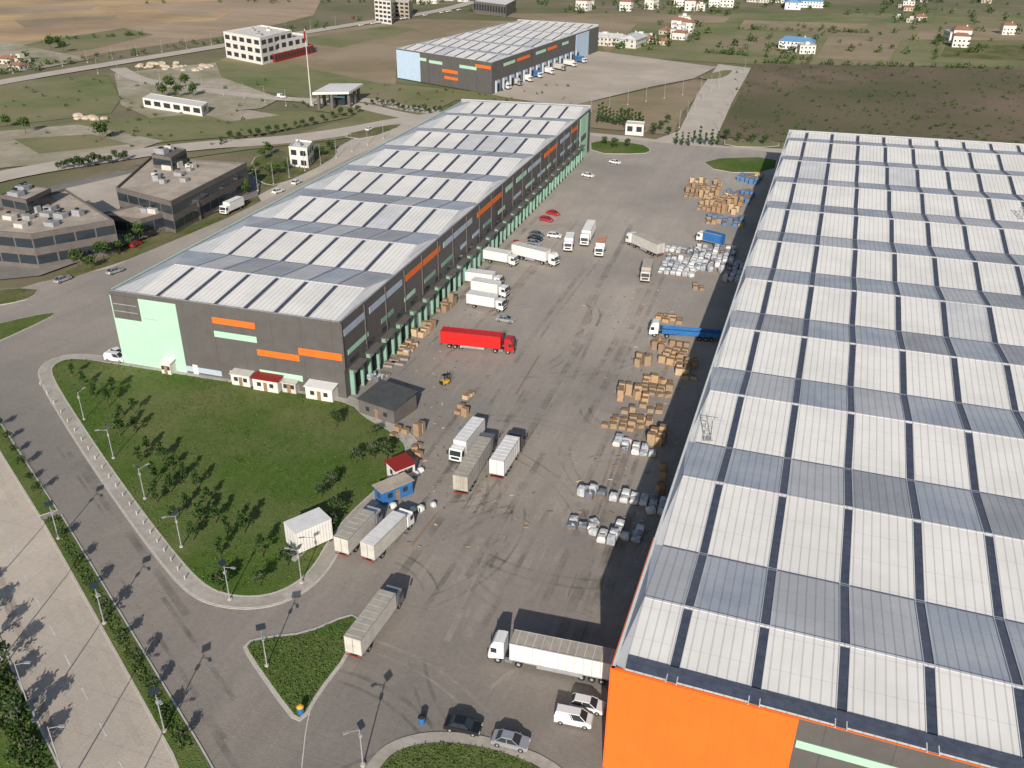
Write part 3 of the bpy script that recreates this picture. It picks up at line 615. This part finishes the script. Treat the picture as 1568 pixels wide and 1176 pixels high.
def semi_mesh(L=16.5,ck='white_paint',bk='white',rk='offwhite',kind='box'):
    mb=MB(); xf=L/2; xr=-L/2; bx=xf-2.9; rib='rib_red' if bk=='red' else ('galv' if kind=='curtain' else bk)
    cab(mb,xf,ck,3.6)
    mb.box(bx-3.4,xf-.3,-.45,.45,.6,.95,'dark'); wheel(mb,xf-1.3,1.02);wheel(mb,xf-1.3,-1.02)
    for y in (-.95,.95): wheel(mb,bx-1.2,y,.5,.55); mb.box(bx-.4,bx+.6,y-.22,y+.22,.45,.95,'steel')
    if kind=='flat':
        mb.box(xr,bx,-1.25,1.25,1.1,1.35,bk); mb.box(xr,xr+.08,-1.25,1.25,1.36,2.2,bk); mb.box(bx-.08,bx,-1.25,1.25,1.36,2.6,bk)
        for s in (-1,1): mb.box(xr+.1,bx-.1,s*1.22-.03,s*1.22+.03,1.36,2.1,bk)
    else:
        mb.box(xr,bx,-1.275,1.275,1.15,3.95,bk,rk)
        for i in range(int((bx-xr)/1.1)+1):
            x=xr+.05+i*1.1
            if x<bx-.1:
                mb.box(x,x+.06,-1.26,1.26,3.955,3.985,rib if bk=='red' else bk)
                for s in (-1,1): mb.box(x,x+.05,s*1.29-.012,s*1.29+.012,1.2,3.9,rib)
        e='rib_red' if bk=='red' else 'galv'
        for s in (-1,1): mb.box(xr,bx,s*1.29-.02,s*1.29+.02,3.86,4.01,e); mb.box(xr,bx,s*1.29-.02,s*1.29+.02,1.05,1.2,e); mb.box(xr+4.5,bx-3.6,s*1.2-.03,s*1.2+.03,.5,1.0,'galv')
        mb.box(xr-.03,xr-.005,-.02,.02,1.2,3.9,'dark'); mb.box(xr-.04,xr-.005,-1.2,1.2,1.2,1.3,'galv')
        for y in (-.6,-.3,.3,.6): mb.box(xr-.05,xr-.02,y-.02,y+.02,1.25,3.85,'steel')
    mb.box(xr-.06,xr+.02,-1.2,1.2,.55,.75,'darkred')
    for i in range(3):
        for y in (-1.02,1.02): wheel(mb,xr+2.0+i*1.32,y,.48,.38)
    mb.box(xr+.3,bx-.5,-.4,.4,.85,1.1,'dark'); return mb.mesh('semi')
def rigid_mesh(L=9.5,ck='white_paint',bk='white',rk='offwhite'):
    mb=MB(); xf=L/2; xr=-L/2; bx=xf-2.2; cab(mb,xf,ck,2.9,1.9)
    mb.box(xr,bx,-1.22,1.22,1.0,3.6,bk,rk); mb.box(xr,xf-.4,-.4,.4,.55,.98,'dark')
    for s in (-1,1): mb.box(xr,bx,s*1.235-.02,s*1.235+.02,3.5,3.66,'galv'); mb.box(xr,bx,s*1.235-.02,s*1.235+.02,.95,1.1,'galv')
    for i in range(int((bx-xr)/1.2)): mb.box(xr+.5+i*1.2,xr+.55+i*1.2,-1.2,1.2,3.605,3.63,bk)
    mb.box(xr-.03,xr-.005,-.02,.02,1.1,3.5,'dark'); mb.box(xr-.05,xr,-1.15,1.15,.5,.68,'darkred')
    for y in (-1,1): wheel(mb,xf-1.2,y,.45,.3); wheel(mb,xr+2,y,.45,.45)
    return mb.mesh('rigid')
def car_mesh(k,kind='sedan'):
    mb=MB(); L=4.5 if kind!='van' else 4.6; x=L/2; w=.9
    if kind=='sedan':
        mb.prof([(-x,.35),(x-.05,.3),(x,.55),(x-.15,.78),(x-1.15,.95),(-x+.9,.98),(-x+.12,.92),(-x,.7)],-w,w,k,.09); g=(-x+.55,x-1.05,-x+1.2,x-1.9,.94,1.44)
    elif kind=='hatch':
        mb.prof([(-x+.2,.35),(x-.05,.3),(x,.55),(x-.15,.8),(x-1.0,1.0),(-x+.3,1.0),(-x+.2,.7)],-w,w,k,.09); g=(-x+.28,x-.95,-x+.75,x-1.8,.98,1.5)
    else:
        mb.prof([(-x,.35),(x-.05,.3),(x,.6),(x-.1,.95),(x-.75,1.15),(-x+.05,1.15),(-x,.7)],-w,w,k,.09); g=(-x+.05,x-.7,-x+.2,x-1.5,1.13,1.85)
    b0,b1,t0,t1,z0,z1=g; wb=w-.07; wt=w-.26
    b=[(b0,-wb,z0),(b1,-wb,z0),(b1,wb,z0),(b0,wb,z0)]; t=[(t0,-wt,z1),(t1,-wt,z1),(t1,wt,z1),(t0,wt,z1)]
    mb.hexa(b,t,'glass',k); mb.box(t0+.02,t1-.02,-wt+.02,wt-.02,z1+.002,z1+.045,k,None,.05)
    for s in (-1,1):
        for f in (0,.5,1) if kind!='van' else (0,.35,.6,1):
            a=(lerp(b0,b1,f),s*(wb+.01),z0);c=(lerp(t0,t1,f),s*(wt+.01),z1); mb.tube(a,c,.045,k,4)
        if kind=='van': mb.hexa([(b0,s*wb,z0),(lerp(b0,b1,.55),s*wb,z0),(lerp(b0,b1,.55),s*(wb+.02),z0),(b0,s*(wb+.02),z0)],[(t0,s*wt,z1),(lerp(t0,t1,.55),s*wt,z1),(lerp(t0,t1,.55),s*(wt+.02),z1),(t0,s*(wt+.02),z1)],k)
        for xx in (x-.8,-x+.85): wheel(mb,xx,s*(w-.1),.33,.22)
        mb.box(x-.1,x-.0,s*.65-.18,s*.65+.18,.6,.74,'offwhite'); mb.box(-x-.005+(.2 if kind=='hatch' else 0),-x+.1+(.2 if kind=='hatch' else 0),s*.7-.14,s*.7+.14,.65,.85,'darkred'); mb.box(b1-.35,b1-.2,s*(w+.06)-.09,s*(w+.06)+.09,.95,1.08,k)
    return mb.mesh('car')
cache={}
def veh(name,key,fn,rear,front,z=0.15,sc=1):
    if key not in cache: cache[key]=fn()
    a=P(*rear,1.6); b=P(*front,1.6); d=b-a; c=(a+b)/2
    return inst(name,cache[key],(c.x,c.y,z),math.atan2(d.y,d.x),sc)
sm=lambda *a:(lambda:semi_mesh(*a)); rg=lambda *a:(lambda:rigid_mesh(*a))
veh('semi_truck','red',sm(16.5,'red_paint','red','red','curtain'),(676,519),(789,531))
veh('box_truck','rw',rg(11,'white_paint','white','white'),(733,655),(697,700))
veh('semi_truck','grey',sm(16,'grey_paint','cream','cream','curtain'),(703,752),(752,672))
veh('semi_truck','ow10',sm(11.5,'black_paint','white','white','box'),(762,722),(792,676))
veh('box_truck','rc',rg(10,'silver','offwhite','cream'),(527,838),(572,790))
veh('box_truck','rw2',rg(11,'white_paint','offwhite','white'),(566,848),(622,793))
veh('box_truck','rc2',rg(12,'grey_paint','offwhite','cream'),(546,990),(602,914))
veh('semi_truck','wc',sm(17,'white_paint','white','cream','curtain'),(948,1030),(752,990))
W1='rwd'
for r_,f_ in (((716,425),(768,432)),((727,439),(774,447)),((724,460),(766,467)),((748,392),(786,399))): veh('box_truck',W1,rg(9.5,'white_paint','white','white'),r_,f_)
veh('semi_truck','ws',sm(14,'white_paint','white','offwhite','box'),(793,386),(847,399))
veh('box_truck','rs',rg(7.5,'white_paint','white','white'),(875,362),(868,384))
veh('semi_truck','ws2',sm(13,'white_paint','white','white','box'),(911,338),(888,384))
veh('box_truck','ro',rg(8.5,'white_paint','white','orange_box'),(925,368),(915,392))
veh('semi_truck','wc3',sm(14,'white_paint','offwhite','cream','curtain'),(1006,384),(968,367))
veh('box_truck','rc5',rg(9,'offwhite','cream','cream'),(994,402),(986,432))
veh('box_truck','rb',rg(8,'white_paint','blue','blue'),(1104,370),(1072,362))
veh('flatbed_truck','fb',sm(16,'white_paint','blue','blue','flat'),(1098,512),(1000,504))
veh('box_truck','rwd',None,(366,312),(344,322))
CARS=[('parked_car','silver','sedan',(763,482),(785,485)),('parked_car','red_paint','sedan',(838,320),(856,324)),('parked_car','red_paint','hatch',(828,330),(845,333)),('parked_car','white_paint','hatch',(840,355),(858,357)),
('parked_car','grey_paint','sedan',(812,352),(832,356)),('parked_car','black_paint','sedan',(810,359),(830,362)),('parked_car','silver','hatch',(808,366),(827,369)),('parked_car','black_paint','hatch',(804,373),(824,376)),('parked_car','red_paint','hatch',(790,365),(792,375)),
('parked_car','white_paint','sedan',(892,263),(909,266)),('parked_car','white_paint','sedan',(934,243),(950,246)),('parked_car','black_paint','sedan',(684,1098),(734,1108)),('parked_car','silver','sedan',(756,1120),(808,1132)),('parked_car','white_paint','hatch',(876,1066),(922,1076)),
('parked_van','white_paint','van',(854,1087),(904,1097)),('parked_car','silver','sedan',(162,414),(186,406)),('parked_car','silver','sedan',(82,427),(106,418)),('parked_van','white_paint','van',(164,541),(188,544)),('parked_car','white_paint','sedan',(172,531),(186,537)),('parked_car','white_paint','sedan',(418,291),(432,286)),('parked_car','white_paint','hatch',(447,278),(459,272)),('parked_van','white_paint','van',(424,144),(438,146)),
('parked_car','white_paint','hatch',(560,196),(570,192)),('parked_car','red_paint','hatch',(536,26),(544,24)),('parked_car','white_paint','hatch',(590,22),(600,20)),('parked_car','grey_paint','sedan',(20,300),(34,296)),('parked_car','black_paint','sedan',(62,388),(76,382)),('parked_car','white_paint','hatch',(30,392),(44,388)),('parked_car','red_paint','hatch',(200,372),(212,366))]
for n,k,t,a,b2 in CARS: veh(n,k+t,(lambda k=k,t=t:car_mesh(k,t)),a,b2)
for i in range(8): veh('box_truck',('rwd','rc','rwd','rb')[i%4],None,(762+i*17+3,130-i*5.6),(770+i*17+6,132-i*5.6))
for i in range(22): 
    u=lerp(540,760,R()); veh('parked_car','white_paint'+'sedan',None,(u,lerp(38,4,(u-540)/220)),(u+6,lerp(38,4,(u-540)/220)-1),.03)
fk=MB(); fk.prof([(-1.1,.3),(.9,.3),(.9,.8),(.1,.95),(-.2,1.1),(-1.1,1.15)],-.55,.55,'yellow',.06)
for s in (-1,1):
    wheel(fk,.65,s*.5,.32,.22); wheel(fk,-.75,s*.48,.27,.2); fk.tube((-.8,s*.48,1.1),(-.6,s*.45,2.1),.04,'dark'); fk.tube((.5,s*.48,.9),(.3,s*.45,2.1),.04,'dark'); fk.box(1.0,1.08,s*.3-.05,s*.3+.05,.1,2.4,'dark'); fk.box(1.1,2.1,s*.28-.06,s*.28+.06,.12,.17,'steel')
fk.box(-.65,.35,-.5,.5,2.1,2.16,'dark'); fk.box(-.4,0,-.25,.25,1.1,1.6,'blue'); fk.box(-1.25,-1.0,-.5,.5,.3,1.1,'dark')
me=fk.mesh('forklift'); p=P(682,588); inst('forklift',me,(p.x,p.y,.14),1.2,1.0)
# ---------------------------------------------------------------- yard goods
def crate(mb,x,y,z,a,w,d,hh,k='wood'):
    ex=Vector((math.cos(a),math.sin(a),0)); ey=Vector((-ex.y,ex.x,0)); mb.obox((x,y,0),ex,ey,w*.93,d*.93,z,z+hh*.98,'wood_dark')
    for i in range(3): mb.obox((x,y,0),ex,ey,w,d,z+hh*(.04+i*.34),z+hh*(.04+i*.34)+hh*.24,k)
def lump(mb,c,r,k,sq=.7):
    n=7; rings=[]; 
    for zi,rr in ((0,.8),(.35,1.05),(.75,.9),(1,.4)):
        rings.append([Vector((c[0]+r*rr*U(.82,1.15)*math.cos(6.283*i/n),c[1]+r*rr*U(.82,1.15)*math.sin(6.283*i/n),c[2]+zi*r*2*sq)) for i in range(n)])
    for a in range(3):
        for i in range(n): mb.face([rings[a][i],rings[a][(i+1)%n],rings[a+1][(i+1)%n],rings[a+1][i]],k)
    mb.face(rings[3],k)
def wrapped(mb,x,y,z,a,hh,k):
    """stretch-wrapped pallet load: slightly bulged, uneven top, on a pallet"""
    ex=Vector((math.cos(a),math.sin(a),0)); ey=Vector((-ex.y,ex.x,0)); mb.obox((x,y,0),ex,ey,1.3,1.1,z,z+.13,'wood_dark')
    rs=[]
    for zi,s in ((.14,.92),(.14+hh*.5,1.04),(hh,.9)):
        rs.append([Vector((x,y,0))+ex*(sx*.66*s*U(.9,1.08))+ey*(sy*.56*s*U(.9,1.08))+Vector((0,0,z+zi*U(.92,1.06))) for sx,sy in ((-1,-1),(0,-1.08),(1,-1),(1,1),(0,1.08),(-1,1))])
    for i in range(2):
        for j in range(6): mb.face([rs[i][j],rs[i][(j+1)%6],rs[i+1][(j+1)%6],rs[i+1][j]],k)
    c=Vector((x,y,z+hh*1.08))
    for j in range(6): mb.face([rs[2][j],rs[2][(j+1)%6],c],k if R()<.7 else 'bag_white')
def pile(name,u,v,ru,rv,n,kinds,lv=2,fill=.55):
    """tidy stacks on a loose grid, with aisles left open"""
    mb=MB(); c=P(u,v); w=(P(u+ru,v)-P(u-ru,v)).length/2; d=(P(u,v-rv)-P(u,v+rv)).length/2; ga=U(-.12,.12)
    sx,sy=(1.62,1.42) if kinds!=['mound'] else (2.2,2.2)
    nx=max(1,int(2*w/sx)); ny=max(1,int(2*d/sy)); cells=[(i,j) for i in range(nx) for j in range(ny) if not (nx>6 and i%5==4 and R()<.7)]
    random.shuffle(cells); cells=cells[:max(2,min(int(len(cells)*fill),n))]
    blocks={}
    for i,j in cells:
        bx=-w+(i+.5)*sx; by=-d+(j+.5)*sy; x=c.x+bx*math.cos(ga)-by*math.sin(ga)+U(-.12,.12); y=c.y+bx*math.sin(ga)+by*math.cos(ga)+U(-.12,.12)
        kk=blocks.setdefault((i//3,j//3),(random.choice(kinds),random.randint(1,lv),random.choice(('wood','wood','wood_b','wood_c'))))
        k=kk[0]; z=.15; a=ga+U(-.06,.06)+(0 if R()<.93 else .6); lev=max(1,kk[1]-(R()<.25))
        if k=='crate':
            cw,cd,ch=U(1.15,1.5),U(1.0,1.3),U(.6,.9)
            for _ in range(lev): crate(mb,x+U(-.05,.05),y,z,a,cw,cd,ch,kk[2]); z+=ch
        elif k=='lump': wrapped(mb,x,y,z,a,U(.8,1.2)*(1 if lev==1 else 1.35),random.choice(('bundle','bundle','bundle','bag_white','bundle_dark')))
        elif k=='bag': lump(mb,(x,y,z),U(.5,.7),'bag_white',.75)
        elif k=='mound': lump(mb,(x+U(-1,1),y+U(-1,1),z-.8),U(1.2,2.6),'rubble',.4)
        elif k=='blue':
            for _ in range(lev): crate(mb,x,y,z,a,1.4,1.2,.85,'tarp_blue'); z+=.85
        elif k=='pal':
            ex2=Vector((math.cos(a),math.sin(a),0)); ey2=Vector((-ex2.y,ex2.x,0)); top_=z+U(.5,1.1)*lev
            while z<top_: mb.obox((x,y,0),ex2,ey2,1.2,1.0,z,z+.06,kk[2]); mb.obox((x,y,0),ex2,ey2,1.1,.9,z+.062,z+.16,'wood_dark'); z+=.18
        elif k=='steel': crate(mb,x,y,z,a,U(1.5,3),1.0,.5,'galv')
    return mb.obj(name)
C=['crate','crate','pal']
for a in ((628,532,13,12,60),(651,508,12,10,50),(686,470,12,10,50),(717,610,8,9,30),(712,630,13,8,30),(642,692,15,10,50),(646,668,13,10,30),(950,648,28,11,120),(985,652,24,12,120),(972,610,28,8,90),(1010,594,28,14,120),(990,558,16,8,40),(1038,545,22,16,120),(1030,490,26,6,60),(1012,530,14,12,50),(1080,292,28,13,200),(1106,318,34,9,140),(1012,672,18,14,60),(1020,740,14,22,80),(1056,566,22,16,90),(1074,440,14,6,24),(1002,626,24,8,60),(968,632,18,5,40)): pile('wooden_crate_stack',*a[:4],a[4],C,3,.82)
for a in ((912,757,26,11,90),(950,764,16,8,60),(900,803,30,12,140),(928,826,30,9,140),(968,818,30,14,160),(980,765,30,11,120),(1046,410,32,14,240),(1095,398,34,20,240),(1132,420,22,16,120),(952,684,14,10,50),(992,692,26,9,90),(1048,386,30,4,70),(1008,780,16,12,50)): pile('wrapped_bundle_pile',*a[:4],a[4],['lump'],2,.88)
for a in ((622,778,26,7,30),(652,780,14,7,20),(642,722,5,10,10),(665,772,6,7,8)): pile('bulk_bag_pile',*a[:4],a[4],['bag'],1,.7)
for a in ((1110,340,28,6,80),(1132,302,24,9,90),(1148,275,18,7,60),(1112,385,16,8,30)): pile('blue_tarp_stack',*a[:4],a[4],['blue','blue','crate'],2,.8)
for a in ((600,555,18,9,50),(575,580,24,10,80),(612,662,24,9,50),(622,548,10,10,20)): pile('scrap_metal_pile',*a[:4],a[4],['steel','lump','pal'],1,.6)
pile('rubble_heap',270,101,58,5,90,['mound'],1,.18)
pile('rubble_heap',140,180,45,3,40,['mound'],1,.3)
def shed(name,u,v,w,d,hh,a,wall,roof,mono=.4):
    mb=MB(); mb.box(-w/2,w/2,-d/2,d/2,0,hh,wall)
    mb.hexa([(-w/2-.25,-d/2-.3,hh+.01),(w/2+.25,-d/2-.3,hh+.01),(w/2+.25,d/2+.3,hh+.01+mono),(-w/2-.25,d/2+.3,hh+.01+mono)],[(-w/2-.25,-d/2-.3,hh+.12),(w/2+.25,-d/2-.3,hh+.12),(w/2+.25,d/2+.3,hh+.12+mono),(-w/2-.25,d/2+.3,hh+.12+mono)],roof,None,True)
    for x in (-w*.25,w*.25): mb.box(x-.45,x+.45,-d/2-.03,-d/2+.02,1,1.9,'glass'); 
    mb.box(-.4,.4,-d/2-.04,-d/2+.02,.05,2.0,'wood_dark'); mb.box(-w/2-.03,-w/2+.02,-.4,.4,1,1.9,'glass')
    p=P(u,v,1.2); return inst(name,mb.mesh(name),(p.x,p.y,.2),a)
an=math.atan2((MID[1]-MID[0]).y,(MID[1]-MID[0]).x)
shed('site_cabin',374,580,4.2,2.6,2.5,an,'wall_white','offwhite'); shed('site_cabin',412,588,5.6,2.8,2.6,an,'wall_white','darkred'); shed('site_cabin',447,591,3.0,2.4,2.2,an,'offwhite','offwhite'); shed('site_cabin',494,601,5.8,3.0,2.7,an,'wall_white','white'); shed('site_cabin',259,563,2.2,2.2,2.5,an,'wall_white','white')
shed('canopy_shed',594,622,8.5,7.0,3.0,an-.25,'wall_dark','canopy',.8)
shed('guard_hut',614,720,3.8,3,2.4,1.0,'wall_white','darkred'); shed('storage_container',603,752,5.8,2.5,2.6,1.0,'blue','roof_tan',.02)
me=MB(); me.box(-3,3,-1.9,1.9,.3,3.9,'white','white')
for i in range(13): 
    for s in (-1,1): me.box(-2.95+i*.48,-2.85+i*.48,s*1.9-.03,s*1.9+.03,.35,3.8,'offwhite')
me.box(-3.05,3.05,-1.95,1.95,3.902,4.0,'white'); 
for x in (-2.6,2.6): me.box(x-.2,x+.2,-1.9,1.9,0,.29,'dark')
for s in (-.02,.9,-.9): me.box(-3.06,-3.005,s-.02,s+.02,.4,3.8,'galv')
p=P(473,815,2.0); inst('storage_container',me.mesh('cont'),(p.x,p.y,.24),1.02)
sheet('container_pad',px([(432,850),(452,862),(515,800),(512,785)]),.262,'paving')
bn=MB(); bn.cylv(0,0,.35,.45,0,1.1,'blue',10); bn.cylv(0,0,.47,.2,1.101,1.35,'yellow',10); bm_=bn.mesh('bin')
bn=MB(); bn.cylv(0,0,.35,.45,0,1.1,'blue',10); bn.cylv(0,0,.47,.2,1.101,1.3,'dark',10); bm2=bn.mesh('bin')
p=P(461,1093); inst('litter_bin',bm_,(p.x,p.y,.2),0,1.0); p=P(646,1108); inst('litter_bin',bm2,(p.x,p.y,.15),0,1.0)
# ---------------------------------------------------------------- lamps
def lamp_mesh(hh,solar=True):
    mb=MB(); mb.cylv(0,0,.3,.3,-.3,.25,'kerb'); mb.cylv(0,0,.10,.06,.2,hh,'galv',8)
    mb.tube((0,0,hh-.25),(0,-1.3,hh+.1),.04,'galv'); mb.box(-.16,.16,-1.9,-1.2,hh+.06,hh+.17,'galv')
    if solar: mb.hexa([(-.6,-.1,hh+.25),(.6,-.1,hh+.25),(.6,.6,hh+.65),(-.6,.6,hh+.65)],[(-.6,-.12,hh+.3),(.6,-.12,hh+.3),(.6,.58,hh+.7),(-.6,.58,hh+.7)],'grey_paint','glass',True); mb.box(-.2,.2,-.15,.15,hh-1.3,hh-.9,'galv')
    return mb.mesh('lamp')
LS=lamp_mesh(6.0); LT=lamp_mesh(9.5,False); LM=lamp_mesh(7.5,False)
def lamp(u,v,me,a=0,z=.15): p=P(u,v,z); inst('street_lamp',me,(p.x,p.y,z),a)
for u,v in ((352,918),(278,838),(222,764),(174,702),(129,643),(462,892),(409,1020),(556,1172)): lamp(u,v,LS,U(0,6))
for u,v in ((103,1205),(52,1105),(2,1010),(-38,925),(158,1300)): lamp(u,v,LT,1.9)
for u,v in ((252,1120),(160,955),(90,825)): lamp(u,v,LS,1)
for i in range(8): lamp(905+i*28,170-i*5,LM,0,0) 
for i in range(9): lamp(395+i*24,290-i*10+2,LM)
for i in range(14): lamp(20+i*38,112-i*5.5,LM,0,0)
for i in range(6): lamp(1100+i*8,200-i*18,LM,0,0); lamp(1040+i*12,195-i*14,LM,0,0)
for i in range(10): lamp(150+i*32,112+i*5.5,LM,0,0)
bo=MB()
for i in range(22):
    t=i/22; q=P(lerp(62,294,t),lerp(590,902,t)); bo.cylv(q.x,q.y,.09,.08,.1,.9,'offwhite',6)
bo.obj('bollard_row')
def mast(u,v,hh,zb=15.2):
    p=P(u,v,zb); mb=MB(); c=[(-.5,-.5),(.5,-.5),(.5,.5),(-.5,.5)]
    for i in range(4):
        a=c[i];b=c[(i+1)%4]; mb.tube((a[0],a[1],0),(a[0],a[1],hh),.05,'offwhite')
        for j in range(int(hh)): mb.tube((a[0],a[1],j),(b[0],b[1],j+1),.035,'galv'); mb.tube((a[0],a[1],j+1),(b[0],b[1],j+1),.03,'galv')
    mb.tube((-.5,0,hh),(2.2,0,hh-.4),.05,'galv'); mb.box(-.7,.7,-.7,.7,0,.12,'galv'); inst('lattice_mast',mb.mesh('mast'),(p.x,p.y,zb),.3)
mast(1083,672,3.6); mast(1562,335,3)
# ---------------------------------------------------------------- light
AZ=math.radians(-14.2); EL=math.radians(25.5)
ld=Vector((math.sin(AZ)*math.cos(EL),math.cos(AZ)*math.cos(EL),-math.sin(EL)))
sd=bpy.data.lights.new('sun','SUN'); sd.energy=5.0; sd.angle=math.radians(.53); sd.color=(1,.93,.84)
so=bpy.data.objects.new('sun',sd); COL.objects.link(so); so.rotation_euler=ld.to_track_quat('-Z','Y').to_euler(); so.location=(60,-200,150)
w=bpy.data.worlds.new('World'); S.world=w; w.use_nodes=True; nt=w.node_tree
sk=nt.nodes.new('ShaderNodeTexSky'); sk.sky_type='NISHITA'; sk.sun_disc=False; sk.sun_elevation=EL; sk.sun_rotation=math.radians(166); sk.altitude=100; sk.dust_density=1.5
bg=nt.nodes['Background']; bg.inputs[1].default_value=.095; nt.links.new(sk.outputs[0],bg.inputs[0])
S.view_settings.view_transform='Standard'; S.view_settings.look='None'; S.view_settings.exposure=0
print('polys',sum(len(o.data.polygons) for o in bpy.data.objects if o.type=='MESH'))
